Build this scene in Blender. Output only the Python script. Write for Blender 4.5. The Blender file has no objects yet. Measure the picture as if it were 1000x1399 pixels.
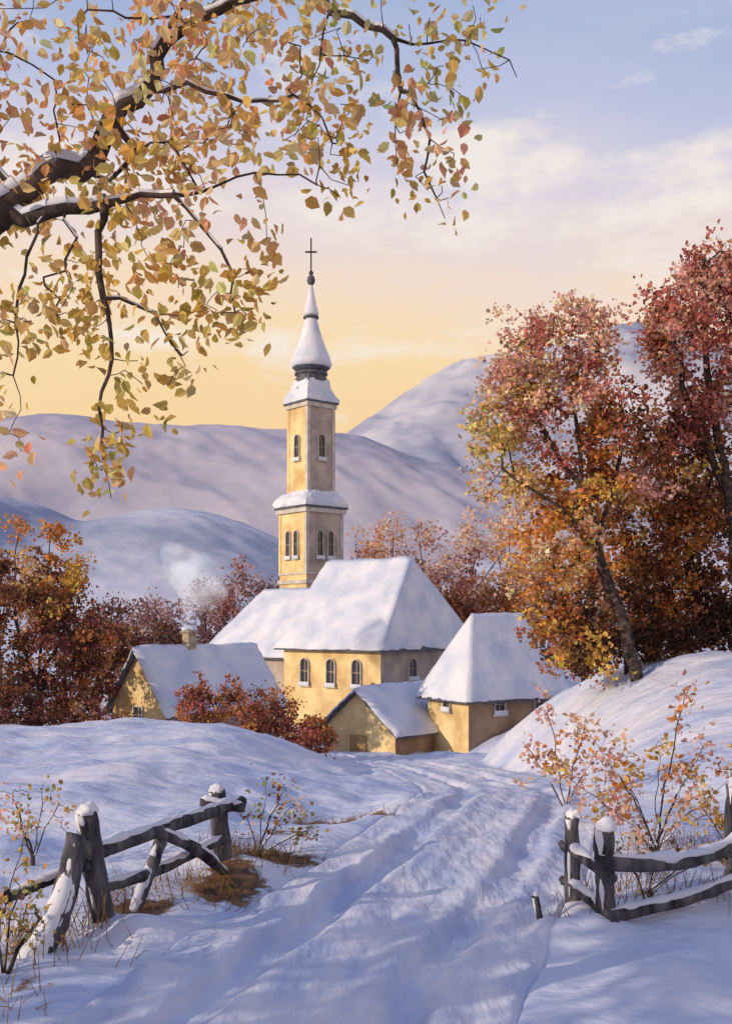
import bpy, bmesh, math, numpy as np
from mathutils import Vector, Matrix
scene = bpy.context.scene
rng = np.random.default_rng(7)

# ------------------------------------------------------------------ utils
def hash2(ix, iy, seed):
    n = (ix*374761393 + iy*668265263 + seed*144269504) & 0xffffffff
    n = ((n ^ (n >> 13))*1274126177) & 0xffffffff
    return ((n ^ (n >> 16)) & 0xffff)/65535.0
def vnoise(x, y, seed=0):
    x = np.asarray(x, float); y = np.asarray(y, float)
    ix = np.floor(x).astype(np.int64); iy = np.floor(y).astype(np.int64)
    fx = x-ix; fy = y-iy
    fx = fx*fx*(3-2*fx); fy = fy*fy*(3-2*fy)
    a = hash2(ix, iy, seed); b = hash2(ix+1, iy, seed)
    c = hash2(ix, iy+1, seed); d = hash2(ix+1, iy+1, seed)
    return (a*(1-fx)+b*fx)*(1-fy)+(c*(1-fx)+d*fx)*fy - 0.5
def fbm(x, y, seed=0, octv=4):
    s = 0; a = 1.0
    for i in range(octv):
        s = s + a*vnoise(x*2**i, y*2**i, seed+i*17); a *= 0.5
    return s
def sstep(t):
    t = np.clip(t, 0, 1); return t*t*(3-2*t)
def norm(v):
    return v/(np.linalg.norm(v, axis=-1, keepdims=True)+1e-9)

def mesh_np(name, V, F, mat, col=None, smooth=True):
    V = np.asarray(V, np.float32); F = np.asarray(F, np.int32)
    me = bpy.data.meshes.new(name)
    k = F.shape[1]
    me.vertices.add(len(V)); me.vertices.foreach_set('co', V.ravel())
    me.loops.add(F.size); me.loops.foreach_set('vertex_index', F.ravel())
    me.polygons.add(len(F)); me.polygons.foreach_set('loop_start', np.arange(0, F.size, k, dtype=np.int32))
    me.update(calc_edges=True)
    if col is not None:
        ca = me.color_attributes.new('col', 'FLOAT_COLOR', 'POINT')
        c = np.ones((len(V), 4), np.float32); c[:, :3] = col
        ca.data.foreach_set('color', c.ravel())
    me.polygons.foreach_set('use_smooth', np.full(len(F), smooth))
    me.materials.append(mat)
    ob = bpy.data.objects.new(name, me); scene.collection.objects.link(ob)
    return ob
def mesh_py(name, V, F, mat, smooth=False):
    me = bpy.data.meshes.new(name)
    me.from_pydata([tuple(map(float, v)) for v in V], [], F); me.update()
    if smooth:
        for p in me.polygons: p.use_smooth = True
    me.materials.append(mat)
    ob = bpy.data.objects.new(name, me); scene.collection.objects.link(ob)
    return ob
def from_bm(name, bm, mat, smooth=False):
    bmesh.ops.recalc_face_normals(bm, faces=bm.faces)
    me = bpy.data.meshes.new(name); bm.to_mesh(me); bm.free()
    if smooth:
        for p in me.polygons: p.use_smooth = True
    me.materials.append(mat)
    ob = bpy.data.objects.new(name, me); scene.collection.objects.link(ob)
    return ob
def group(name, loc, kids=()):
    e = bpy.data.objects.new(name, None); e.location = loc; e.empty_display_size = 0.3
    scene.collection.objects.link(e)
    for k in kids: adopt(e, k)
    return e
def adopt(e, k):
    k.parent = e; k.matrix_parent_inverse = Matrix.Translation(e.location).inverted()

# ------------------------------------------------------------------ materials
def new_mat(name):
    m = bpy.data.materials.new(name); m.use_nodes = True
    nt = m.node_tree; b = nt.nodes['Principled BSDF']
    return m, nt, b
def noise_mat(name, c1, c2, scale=3, rough=.8, bump=0.3, bscale=20, bdist=0.02, detail=4, stretch=None, ramp=(.35, .65), spec=.2, dirt=None):
    m, nt, b = new_mat(name)
    tc = nt.nodes.new('ShaderNodeTexCoord'); mp = nt.nodes.new('ShaderNodeMapping')
    nt.links.new(tc.outputs['Object'], mp.inputs[0])
    if stretch: mp.inputs['Scale'].default_value = stretch
    n = nt.nodes.new('ShaderNodeTexNoise'); n.inputs['Scale'].default_value = scale; n.inputs['Detail'].default_value = detail
    nt.links.new(mp.outputs[0], n.inputs[0])
    r = nt.nodes.new('ShaderNodeValToRGB')
    r.color_ramp.elements[0].position = ramp[0]; r.color_ramp.elements[1].position = ramp[1]
    r.color_ramp.elements[0].color = (*c1, 1); r.color_ramp.elements[1].color = (*c2, 1)
    nt.links.new(n.outputs['Fac'], r.inputs[0]); colout = r.outputs[0]
    if dirt:   # bare earth showing where the 'col' attribute says so, broken up by noise
        a = nt.nodes.new('ShaderNodeAttribute'); a.attribute_name = 'col'
        s2 = nt.nodes.new('ShaderNodeSeparateColor'); nt.links.new(a.outputs['Color'], s2.inputs[0])
        n3 = nt.nodes.new('ShaderNodeTexNoise'); n3.inputs['Scale'].default_value = 5; n3.inputs['Detail'].default_value = 4
        nt.links.new(tc.outputs['Object'], n3.inputs[0])
        ad = nt.nodes.new('ShaderNodeMath'); ad.operation = 'ADD'; nt.links.new(s2.outputs[0], ad.inputs[0]); nt.links.new(n3.outputs['Fac'], ad.inputs[1])
        mr = nt.nodes.new('ShaderNodeMapRange'); mr.inputs[1].default_value = .90; mr.inputs[2].default_value = 1.05; nt.links.new(ad.outputs[0], mr.inputs[0])
        r4 = nt.nodes.new('ShaderNodeValToRGB'); r4.color_ramp.elements[0].color = (.04, .022, .015, 1); r4.color_ramp.elements[1].color = (.26, .12, .05, 1)
        r4.color_ramp.elements[0].position = .4; r4.color_ramp.elements[1].position = .65
        nt.links.new(n3.outputs['Fac'], r4.inputs[0])
        mx = nt.nodes.new('ShaderNodeMixRGB'); nt.links.new(mr.outputs[0], mx.inputs[0]); nt.links.new(colout, mx.inputs[1]); nt.links.new(r4.outputs[0], mx.inputs[2])
        colout = mx.outputs[0]
    nt.links.new(colout, b.inputs['Base Color'])
    b.inputs['Roughness'].default_value = rough
    b.inputs['Specular IOR Level'].default_value = spec
    if bump:
        n2 = nt.nodes.new('ShaderNodeTexNoise'); n2.inputs['Scale'].default_value = bscale; n2.inputs['Detail'].default_value = 5
        nt.links.new(mp.outputs[0], n2.inputs[0])
        bp = nt.nodes.new('ShaderNodeBump'); bp.inputs['Strength'].default_value = bump; bp.inputs['Distance'].default_value = bdist
        nt.links.new(n2.outputs['Fac'], bp.inputs['Height']); nt.links.new(bp.outputs[0], b.inputs['Normal'])
    return m
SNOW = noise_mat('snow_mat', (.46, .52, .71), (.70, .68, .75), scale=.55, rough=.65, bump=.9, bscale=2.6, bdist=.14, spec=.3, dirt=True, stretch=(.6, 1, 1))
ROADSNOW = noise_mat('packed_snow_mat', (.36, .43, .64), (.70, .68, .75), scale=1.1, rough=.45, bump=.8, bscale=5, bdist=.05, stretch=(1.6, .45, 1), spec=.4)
ROOFSNOW = noise_mat('roof_snow_mat', (.52, .56, .69), (.73, .72, .77), scale=.7, rough=.65, bump=.4, bscale=2.5, bdist=.06, spec=.3)
YELLOW = noise_mat('yellow_plaster_mat', (.56, .38, .17), (.80, .62, .32), scale=.9, rough=.9, bump=.4, bscale=9, bdist=.02)
SHADEWALL = noise_mat('shaded_plaster_mat', (.30, .24, .22), (.50, .42, .36), scale=.8, rough=.9, bump=.4, bscale=9, bdist=.02)  # yellow plaster with shade put into its colour, for sides off the sun
BROWN_SHADEWALL = noise_mat('shaded_brown_plaster_mat', (.24, .15, .10), (.40, .27, .18), scale=.9, rough=.9, bump=.4, bscale=9, bdist=.02)  # shaded copy of the yellow plaster in brown, for the houses' off-sun sides
TRIM = noise_mat('trim_plaster_mat', (.42, .38, .36), (.60, .55, .50), scale=2, rough=.85)
ROOFDARK = noise_mat('slate_mat', (.06, .065, .09), (.14, .14, .17), scale=4, rough=.7)
GLASS, nt, b = new_mat('window_glass_mat'); b.inputs['Base Color'].default_value = (.03, .03, .045, 1); b.inputs['Roughness'].default_value = .3
BARK = noise_mat('bark_mat', (.025, .018, .018), (.11, .08, .07), scale=6, rough=.9, bump=.8, bscale=25, bdist=.02)
WOOD = noise_mat('weathered_wood_mat', (.022, .023, .034), (.14, .13, .14), scale=7, rough=.85, bump=1.0, bscale=18, bdist=.03, stretch=(1, 1, .3))
STONE = noise_mat('chimney_stone_mat', (.3, .24, .17), (.5, .42, .3), scale=5, rough=.9)
IRON, nt, b = new_mat('iron_mat'); b.inputs['Base Color'].default_value = (.05, .04, .04, 1); b.inputs['Metallic'].default_value = .7; b.inputs['Roughness'].default_value = .5
HILL0 = noise_mat('near_hill_mat', (.30, .33, .45), (.58, .58, .67), scale=.02, rough=.95, bump=.5, bscale=.05, bdist=4, stretch=(1, .6, 2.5), ramp=(.36, .64), detail=6, spec=.05)
HILL = noise_mat('hill_snow_mat', (.35, .34, .44), (.56, .51, .57), scale=.006, rough=.95, bump=.4, bscale=.02, bdist=7, stretch=(1, .6, 3.2), ramp=(.34, .66), detail=7, spec=.05)  # lifted, low-contrast base tones stand in for distance haze
HILL2 = noise_mat('mountain_snow_mat', (.30, .32, .44), (.54, .53, .60), scale=.006, rough=.95, bump=.5, bscale=.012, bdist=14, stretch=(1, .5, 2.5), ramp=(.40, .60), detail=7, spec=.05)

def leaf_mat(name, trans=.35):
    m = bpy.data.materials.new(name); m.use_nodes = True; nt = m.node_tree; nt.nodes.remove(nt.nodes['Principled BSDF'])
    a = nt.nodes.new('ShaderNodeAttribute'); a.attribute_name = 'col'
    b = nt.nodes.new('ShaderNodeBsdfDiffuse'); nt.links.new(a.outputs['Color'], b.inputs['Color'])
    t = nt.nodes.new('ShaderNodeBsdfTranslucent'); nt.links.new(a.outputs['Color'], t.inputs['Color'])
    mx = nt.nodes.new('ShaderNodeMixShader'); mx.inputs[0].default_value = trans
    nt.links.new(b.outputs[0], mx.inputs[1]); nt.links.new(t.outputs[0], mx.inputs[2])
    nt.links.new(mx.outputs[0], nt.nodes['Material Output'].inputs['Surface'])
    return m
LEAF = leaf_mat('leaf_mat')
LEAF_THIN = leaf_mat('thin_leaf_mat', .5)

# ------------------------------------------------------------------ terrain
def prof(y, ys, zs):
    y = np.asarray(y, float); s = 0
    for o in (-2.4, -1.6, -.8, 0, .8, 1.6, 2.4): s = s+np.interp(y+o, ys, zs)
    return s/7
RC_Y = [-30, 0, 7.6, 9.8, 12, 15, 17.5, 22, 30, 38, 46, 52]
RC_X = [-9, -3.0, -.55, .1, .85, 1.85, 2.45, 3.0, 2.5, 1.7, .2, -1.6]
DITCH = ((-1.55, 11.6, .50, .95, .88), (-2.25, 10.5, .38, .7, .75), (-1.1, 12.8, .7, .42, .85), (-.3, 16.4, .9, .5, .95), (.15, 17.6, .5, .3, .75), (-3.1, 9.1, .4, .5, .6), (-1.0, 13.9, .5, .3, .6), (3.1, 10.8, .7, .2, .5), (-2.7, 8.3, .3, .3, .5), (4.1, 12.2, .6, .3, .5))
def road_x(y): return prof(y*1.0, RC_Y, RC_X)
def ground(x, y, road_cut=True):
    x = np.asarray(x, float); y = np.asarray(y, float)
    xc = road_x(y)
    R = prof(y, [-30, 0, 8, 17, 25, 35, 45, 55, 70, 100, 150, 260, 400, 3000], [0, 0, 0, 0, -1, -2, -3.0, -3.8, -4.2, -3.5, 0, 5, 6, 6])
    L = prof(y, [-30, 0, 8, 17, 25, 33, 39, 46, 55, 70, 100, 150, 260, 400, 3000], [.3, .2, .1, .15, -.15, -.5, -.8, -2.6, -3.2, -4, -3.5, 0, 5, 6, 6])
    Q = prof(y, [-30, 0, 8, 12, 17, 23, 31, 37, 50, 60, 75, 100, 150, 260, 400, 3000], [.4, .2, .05, .2, .7, 1.4, 2.1, 1.8, -1.6, -3, -4, -3.2, 0, 5, 6, 6])
    wl = sstep((xc-x-1.6)/6.0)
    tr = np.clip((x-xc-1.3-1.5*sstep((y-20)/10)-3*sstep((y-38)/8))/6.6, 0, 1); wr = 1-(1-tr)**2.3
    h = R+(L-R)*wl+(Q-R)*wr
    off = np.abs(x-xc)
    rough = sstep((off-1.5)/1.5)
    near = 1/(1+np.clip(y, 0, 1e9)/60)
    h = h+rough*(.42*fbm(x/4.5, y/4.5, 3)+.20*fbm(x/1.2, y/1.2, 9, 3)*near)+.05*fbm(x/.5, y/.5, 5, 3)*near
    h = h+rough*.10*near*(.3-np.abs(fbm(x/1.7+3, y/1.1, 23, 3)))
    h = h+.06*np.exp(-((off-1.9)/.35)**2)*(y < 52)*(.7+1.4*fbm(y/.9, x*0, 15, 3))
    if road_cut: h = h-.10*sstep((1.75-off)/.25)*(y < 50)
    for (mx, my, r, a) in ((-2.35, 9.75, .38, .2), (-2.05, 9.45, .3, .13), (-1.65, 12.3, .45, .10), (2.27, 9.7, .3, .10), (2.1, 10.3, .35, .1), (-2.95, 8.8, .4, .1), (1.75, 9.6, .3, .12), (-1.3, 9.4, .35, .12), (-1.75, 8.6, .25, .1), (-1.0, 10.3, .25, .08)):
        h = h+a*np.exp(-((x-mx)**2+(y-my)**2)/r**2)
    for (mx, my, rx, ry_, a) in DITCH[:5]:
        h = h-.10*a*np.exp(-((x-mx)/rx)**2-((y-my)/ry_)**2)
    return h
def gz(x, y): return float(ground(np.array([x]), np.array([y]))[0])

ys = np.concatenate([np.linspace(-30, 5, 36)[:-1], np.linspace(5, 20, 260)[:-1], np.linspace(20, 60, 200)[:-1], np.geomspace(60, 3000, 110)])
t = np.linspace(-1, 1, 561); s = np.sign(t)*np.abs(t)**1.9
YY, SS = np.meshgrid(ys, s, indexing='ij')
XX = SS*(26+1.35*np.clip(YY, 0, None)) + .8
ZZ = ground(XX, YY)
DI = np.zeros_like(XX)
for (mx, my, rx, ry_, a) in DITCH:
    DI = np.maximum(DI, a*np.exp(-((XX-mx)/rx)**2-((YY-my)/ry_)**2))
V = np.stack([XX, YY, ZZ], -1).reshape(-1, 3)
ny, nx = XX.shape
idx = np.arange(ny*nx).reshape(ny, nx)
F = np.stack([idx[:-1, :-1], idx[:-1, 1:], idx[1:, 1:], idx[1:, :-1]], -1).reshape(-1, 4)
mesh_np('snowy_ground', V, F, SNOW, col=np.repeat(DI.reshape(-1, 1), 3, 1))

# road strip with wheel ruts
ry = np.concatenate([np.linspace(-20, 5, 60)[:-1], np.linspace(5, 22, 460)[:-1], np.linspace(22, 49, 260)])
ru = np.linspace(-1.95, 1.95, 110)
RY, RU = np.meshgrid(ry, ru, indexing='ij')
RX = road_x(RY)+RU+.10*fbm(RY/2, RY*0+3, 31, 2)
RZ = ground(RX, RY, road_cut=False)
au = np.abs(RU)
wob = .16*fbm(RY/2.2, np.sign(RU)*3, 41, 3)
dep = .8+.8*fbm(RY/2.2, np.sign(RU)*5, 43, 2)
rut = np.exp(-((au-.80+wob)/.20)**4)*dep
rut2 = np.exp(-((RU-.10+.4*fbm(RY/3, RY*0+7, 47, 2))/.12)**2)
RZ = RZ+.03-.09*rut-.025*rut2+.03*np.exp(-((au-.48+wob)/.14)**2)+.04*np.exp(-((au-1.12+wob)/.14)**2)*dep+.032*fbm(RX/.35, RY/.9, 77, 4)
RZ = RZ-.30*sstep((au-1.62)/.28)
V = np.stack([RX, RY, RZ], -1).reshape(-1, 3)
ny, nx = RX.shape; idx = np.arange(ny*nx).reshape(ny, nx)
F = np.stack([idx[:-1, :-1], idx[:-1, 1:], idx[1:, 1:], idx[1:, :-1]], -1).reshape(-1, 4)
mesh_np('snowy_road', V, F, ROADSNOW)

# ------------------------------------------------------------------ hills (world metres: x, crest height)
def hill(name, yc, wid, xs, zs, mat, amp, seed, sc, n=260):
    x = np.linspace(xs[0], xs[-1], n*2); d = np.linspace(-1, 1, n)
    D, X = np.meshgrid(d, x, indexing='ij')
    crest = np.interp(x, xs, zs)
    k = np.hanning(25); k /= k.sum()
    crest = np.convolve(np.pad(crest, 12, mode='edge'), k, 'valid')
    p = np.cos(D*np.pi/2)**1.3
    Y = yc+D*wid
    rid = (.5-np.abs(fbm((X+D*wid*.7)/sc, (Y-X*.25)/(sc*2.0), seed, 5)))
    Z = crest[None, :]*p+amp*(rid-.42)*np.sin(np.clip(1-np.abs(D), 0, 1)*np.pi)*1.0+amp*.12*fbm(X/sc*6, Y/sc*6, seed+5, 3)*p-8
    V = np.stack([X, Y, Z], -1).reshape(-1, 3)
    ny, nx = X.shape; idx = np.arange(ny*nx).reshape(ny, nx)
    F = np.stack([idx[:-1, :-1], idx[:-1, 1:], idx[1:, 1:], idx[1:, :-1]], -1).reshape(-1, 4)
    return mesh_np(name, V, F, mat)
hill('snowy_hill', 330, 150, [-420, -180, -118, -104, -90, -75, -61, -42, -24, 0, 47, 118, 300], [40, 48, 52, 49, 41, 44, 48, 44, 36, 28, 34, 42, 40], HILL0, 8, 3, 60)
hill('snowy_hill', 760, 260, [-900, -430, -271, -223, -174, -119, -54, -11, 33, 109, 271, 600], [150, 165, 160, 166, 158, 154, 153, 150, 134, 108, 74, 50], HILL, 24, 13, 140)
hill('snowy_mountain', 1250, 520, [-500, -134, -62, -27, 36, 89, 160, 232, 312, 384, 446, 714, 1300], [120, 160, 200, 232, 278, 312, 330, 345, 371, 356, 330, 300, 260], HILL2, 95, 29, 230)

# ------------------------------------------------------------------ tubes
def tube_mesh(P0, P1, R0, R1, sides=6):
    P0 = np.asarray(P0, float); P1 = np.asarray(P1, float); R0 = np.asarray(R0, float); R1 = np.asarray(R1, float)
    d = norm(P1-P0)
    up = np.where(np.abs(d[:, 2:3]) > .9, np.array([[1., 0, 0]]), np.array([[0, 0, 1.]]))
    u = norm(np.cross(d, up)); w = np.cross(d, u)
    a = np.arange(sides)*2*np.pi/sides
    ring = np.cos(a)[None, :, None]*u[:, None, :]+np.sin(a)[None, :, None]*w[:, None, :]
    A = P0[:, None, :]-d[:, None, :]*(R0*.3)[:, None, None]+ring*R0[:, None, None]
    B = P1[:, None, :]+d[:, None, :]*(R1*.3)[:, None, None]+ring*R1[:, None, None]
    V = np.concatenate([A, B], 1).reshape(-1, 3)
    n = len(P0); base = (np.arange(n)*2*sides)[:, None]
    i = np.arange(sides)[None, :]; j = (i+1) % sides
    F = np.stack([base+i, base+j, base+sides+j, base+sides+i], -1).reshape(-1, 4)
    return V, F

def leaves(pos, size, col, rng, droop=0.0, wide=.36):
    n = len(pos)
    d = rng.normal(size=(n, 3)); d[:, 2] -= droop*1.5; d = norm(d)
    r = norm(np.cross(d, rng.normal(size=(n, 3)))); nn = np.cross(d, r)
    s = (size*rng.uniform(.55, 1.35, n))[:, None]
    w = wide*rng.uniform(.7, 1.25, n)[:, None]
    fold = .22
    b0 = pos; t0 = pos+d*s-nn*s*.15
    r1 = pos+(d*.25+r*w*.85+nn*fold*w)*s; r2 = pos+(d*.62+r*w*.9+nn*fold*w)*s
    l1 = pos+(d*.25-r*w*.85+nn*fold*w)*s; l2 = pos+(d*.62-r*w*.9+nn*fold*w)*s
    V = np.stack([b0, r1, r2, t0, l2, l1], 1).reshape(-1, 3)
    base = (np.arange(n)*6)[:, None]
    F = np.concatenate([base+np.array([[0, 1, 2, 3]]), base+np.array([[0, 3, 4, 5]])], 1).reshape(-1, 4)
    C = np.repeat(col, 6, axis=0)
    return V, F, C

class Skel:
    def __init__(s): s.p = []; s.par = []
    def add(s, p, par): s.p.append(np.array(p, float)); s.par.append(par); return len(s.p)-1
def smooth_poly(pts, step, rng, jit):
    pts = np.array(pts, float); out = [pts[0]]
    for i in range(len(pts)-1):
        p0 = pts[max(i-1, 0)]; p1 = pts[i]; p2 = pts[i+1]; p3 = pts[min(i+2, len(pts)-1)]
        n = max(1, int(np.linalg.norm(p2-p1)/step))
        for k in range(1, n+1):
            t = k/n
            q = .5*((2*p1)+(-p0+p2)*t+(2*p0-5*p1+4*p2-p3)*t*t+(-p0+3*p1-3*p2+p3)*t**3)
            out.append(q+(rng.normal(size=3)*jit if k < n or i < len(pts)-2 else 0))
    return out
def grow(limbs, attr, rng, step=.5, jit=.03, root_r=.25, tip_r=.008, sag=.1):
    sk = Skel()
    for li, L in enumerate(limbs):
        P = smooth_poly(L, step, rng, jit)
        if li == 0: cur = sk.add(P[0], -1)
        else:
            A = np.array(sk.p); cur = int(np.argmin(((A-P[0])**2).sum(1)))
        for q in P[1:]: cur = sk.add(q, cur)
    ref = np.array(sk.p)
    dd = [np.min(((ref-a)**2).sum(1)) for a in attr]
    for ai in np.argsort(dd):
        a = attr[ai]; A = np.array(sk.p)
        j = int(np.argmin(((A-a)**2).sum(1)))
        L = np.linalg.norm(a-A[j]); n = max(2, int(L/step))
        cur = j; p0 = A[j]
        bend = rng.normal(size=3)*L*.12
        for k in range(1, n+1):
            t = k/n
            q = p0+(a-p0)*t+bend*math.sin(t*math.pi)+np.array([0, 0, -sag*L*math.sin(t*math.pi)])+(rng.normal(size=3)*jit if k < n else 0)
            cur = sk.add(q, cur)
    N = len(sk.p); cnt = np.zeros(N)
    haschild = np.zeros(N, bool)
    for i in range(1, N): haschild[sk.par[i]] = True
    cnt[~haschild] = 1
    for i in range(N-1, 0, -1): cnt[sk.par[i]] += cnt[i]
    e = math.log(max(cnt[0], 3))/math.log(root_r/tip_r)
    R = tip_r*cnt**(1/e)
    P = np.array(sk.p); par = np.array(sk.par)
    c = np.arange(1, N)
    return P, par, R, c
def wood(name, P, par, R, c, mat, sides=6):
    r0 = np.minimum(R[par[c]], R[c]*1.5)
    V, F = tube_mesh(P[par[c]], P[c], r0, R[c], sides)
    return mesh_np(name, V, F, mat)
def snow_on(name, P, par, R, c, thr, k=.75, rng=rng, prob=.8, lift=.65):
    d = norm(P[c]-P[par[c]])
    m = (R[c] > thr) & (np.abs(d[:, 2]) < .85)
    n0 = vnoise(P[c][:, 0]*2.5+P[c][:, 2], P[c][:, 1]*2.5, 5)+.5
    m &= n0 < prob
    cc = c[m]
    if len(cc) == 0: return None
    off0 = np.zeros((len(cc), 3)); off0[:, 2] = R[cc]*lift
    V, F = tube_mesh(P[par[cc]]+off0, P[cc]+off0, R[cc]*k, R[cc]*k, 7)
    return mesh_np(name, V, F, ROOFSNOW)

def ell(rng, c, r, n, shell=.45):
    d = norm(rng.normal(size=(n, 3))); rad = rng.uniform(shell**3, 1, n)**(1/3)
    return np.array(c)+d*rad[:, None]*np.array(r)
def jit_col(base, n, rng, v=.28, h=.12):
    c = np.tile(np.array(base, float), (n, 1))
    c *= np.exp(rng.normal(0, v, (n, 1))); c *= np.exp(rng.normal(0, h, (n, 3)))
    return np.clip(c, .008, .85)

ORANGE = (.66, .29, .08); RUST = (.42, .17, .07); RED = (.48, .17, .13); PINK = (.66, .36, .29); YEL = (.76, .54, .20)
BROWN = (.20, .095, .055); MAROON = (.24, .09, .075); DARK = (.095, .052, .04); PEACH = (.80, .50, .32); GOLD = (.70, .42, .11); OLIVE = (.38, .33, .11)

def tree(name, limbs, blobs, seed, leaf=.12, per=110, clump=.42, root_r=.22, step=.45, tip_r=.012, trunk_mat=BARK, snow_thr=None, sag=-.05, loc=None):
    r = np.random.default_rng(seed)
    attr = []; cols = []
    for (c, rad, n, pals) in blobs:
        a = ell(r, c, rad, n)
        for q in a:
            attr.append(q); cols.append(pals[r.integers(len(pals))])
    attr = np.array(attr)
    P, par, R, c = grow(limbs, attr, r, step=step, jit=step*.08, root_r=root_r, tip_r=tip_r, sag=sag)
    kids = [wood('branches', P, par, R, c, trunk_mat)]
    if snow_thr:
        so = snow_on('snow_on_branches', P, par, R, c, snow_thr)
        if so: kids.append(so)
    LP = []; LC = []
    for a, co in zip(attr, cols):
        n = int(per*r.uniform(.3, 1.2)); k = clump*r.uniform(.6, 1.25)
        sub = r.integers(2, 5)
        cen = a+r.normal(size=(sub, 3))*k*.6
        pts = cen[r.integers(sub, size=n)]+r.normal(size=(n, 3))*k*np.array([.42, .42, .34])
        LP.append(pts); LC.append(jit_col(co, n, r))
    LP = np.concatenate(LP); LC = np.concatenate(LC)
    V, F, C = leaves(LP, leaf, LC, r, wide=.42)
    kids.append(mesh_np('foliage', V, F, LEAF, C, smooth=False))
    return group(name, loc if loc is not None else tuple(limbs[0][0]), kids)

# ---- right-hand trees on the bank
y = 31
tree('added_shade_tree', [
    [(8.2, y, 1.2), (7.75, y, 3.0), (7.25, y-.1, 4.2), (6.97, y, 5.5), (6.64, y+.1, 6.9), (6.4, y, 8.6), (6.1, y+.1, 10.6)],
    [(7.1, y, 4.7), (6.2, y-.5, 6.0), (5.1, y-.8, 6.8), (4.0, y-.9, 7.5)],
    [(6.97, y, 5.5), (7.6, y+.4, 7.2), (7.9, y+.6, 9.0), (7.7, y+.6, 10.5)],
    [(6.6, y, 6.9), (5.6, y+.3, 8.6), (4.7, y+.3, 10.2)]],
    [((5.8, y, 11.3), (1.8, 1.5, 1.3), 42, [PINK, PINK, PEACH, RED]),
     ((4.6, y, 10.1), (1.0, 1.2, 1.1), 20, [PINK, PEACH, YEL]),
     ((3.9, y, 8.6), (.85, 1.1, 1.2), 20, [YEL, YEL, OLIVE, PEACH]),
     ((4.2, y, 7.0), (.9, .9, .7), 12, [YEL, GOLD, PEACH]),
     ((6.3, y, 9.2), (1.9, 1.8, 1.5), 42, [RED, RUST, PINK, ORANGE, PEACH]),
     ((7.8, y+.5, 8.0), (1.6, 1.5, 2.0), 42, [RUST, BROWN, ORANGE, PINK, RUST]),
     ((5.4, y-.3, 5.0), (1.6, 1.2, 1.3), 42, [ORANGE, GOLD, ORANGE, PEACH, PEACH]),
     ((6.3, y+.2, 6.8), (1.2, 1.2, 1.0), 18, [RUST, ORANGE, GOLD]),
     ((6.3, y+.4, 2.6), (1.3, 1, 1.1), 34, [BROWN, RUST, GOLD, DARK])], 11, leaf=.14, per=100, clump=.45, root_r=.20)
y = 33
tree('added_shade_tree', [
    [(12.3, y, 1.2), (12.0, y, 4), (11.7, y, 7), (11.2, y, 9.5), (10.9, y, 12), (11.0, y, 14.5)],
    [(11.7, y, 7), (10.6, y, 9.5), (9.9, y-.3, 11.5), (9.6, y-.3, 13)],
    [(11.9, y, 5), (13, y, 8), (13.6, y, 11)]],
    [((11.2, y, 12.4), (2.2, 2.0, 2.5), 88, [RED, PINK, MAROON, PINK, RED]),
     ((11.6, y, 14.3), (1.4, 1.3, .9), 22, [RED, PINK, PEACH]),
     ((9.7, y-.5, 12.4), (.9, 1, 1.2), 24, [RED, PINK, RUST]),
     ((13.6, y, 11), (2.0, 2, 3), 30, [RED, MAROON]),
     ((11.2, y, 9.2), (2.0, 1.6, 1.3), 36, [RED, MAROON, BROWN])], 12, leaf=.145, per=100, clump=.48, root_r=.22)
y = 35
tree('added_shade_tree', [
    [(9.6, y, 1.0), (9.8, y, 3), (10.2, y, 5), (10.6, y, 7.5)],
    [(9.8, y, 3), (9.0, y, 5), (8.6, y, 7)],
    [(9.9, y, 3.5), (11.2, y, 5.2), (12.2, y, 7)]],
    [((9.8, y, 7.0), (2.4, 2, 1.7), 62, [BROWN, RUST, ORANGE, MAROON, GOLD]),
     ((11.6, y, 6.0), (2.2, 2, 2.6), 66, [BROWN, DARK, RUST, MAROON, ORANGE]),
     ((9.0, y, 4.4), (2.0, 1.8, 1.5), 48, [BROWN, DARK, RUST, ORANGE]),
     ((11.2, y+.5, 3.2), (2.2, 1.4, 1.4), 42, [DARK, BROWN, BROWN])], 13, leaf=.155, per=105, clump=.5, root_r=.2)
y = 33.5
tree('undergrowth_bush', [[(8.5, y, 1.2), (8.6, y, 2.2), (8.4, y, 3)], [(8.6, y, 2), (7.2, y, 2.8)], [(8.6, y, 2), (10.6, y, 2.8)]],
    [((7.2, y, 2.3), (1.5, 1, .9), 35, [BROWN, RUST, DARK, GOLD]), ((9.6, y, 2.5), (1.8, 1, .8), 40, [DARK, BROWN, RUST]), ((12.4, y, 2.8), (1.6, 1, 1.0), 30, [DARK, BROWN])],
    14, leaf=.13, per=100, clump=.4, root_r=.08)

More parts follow.
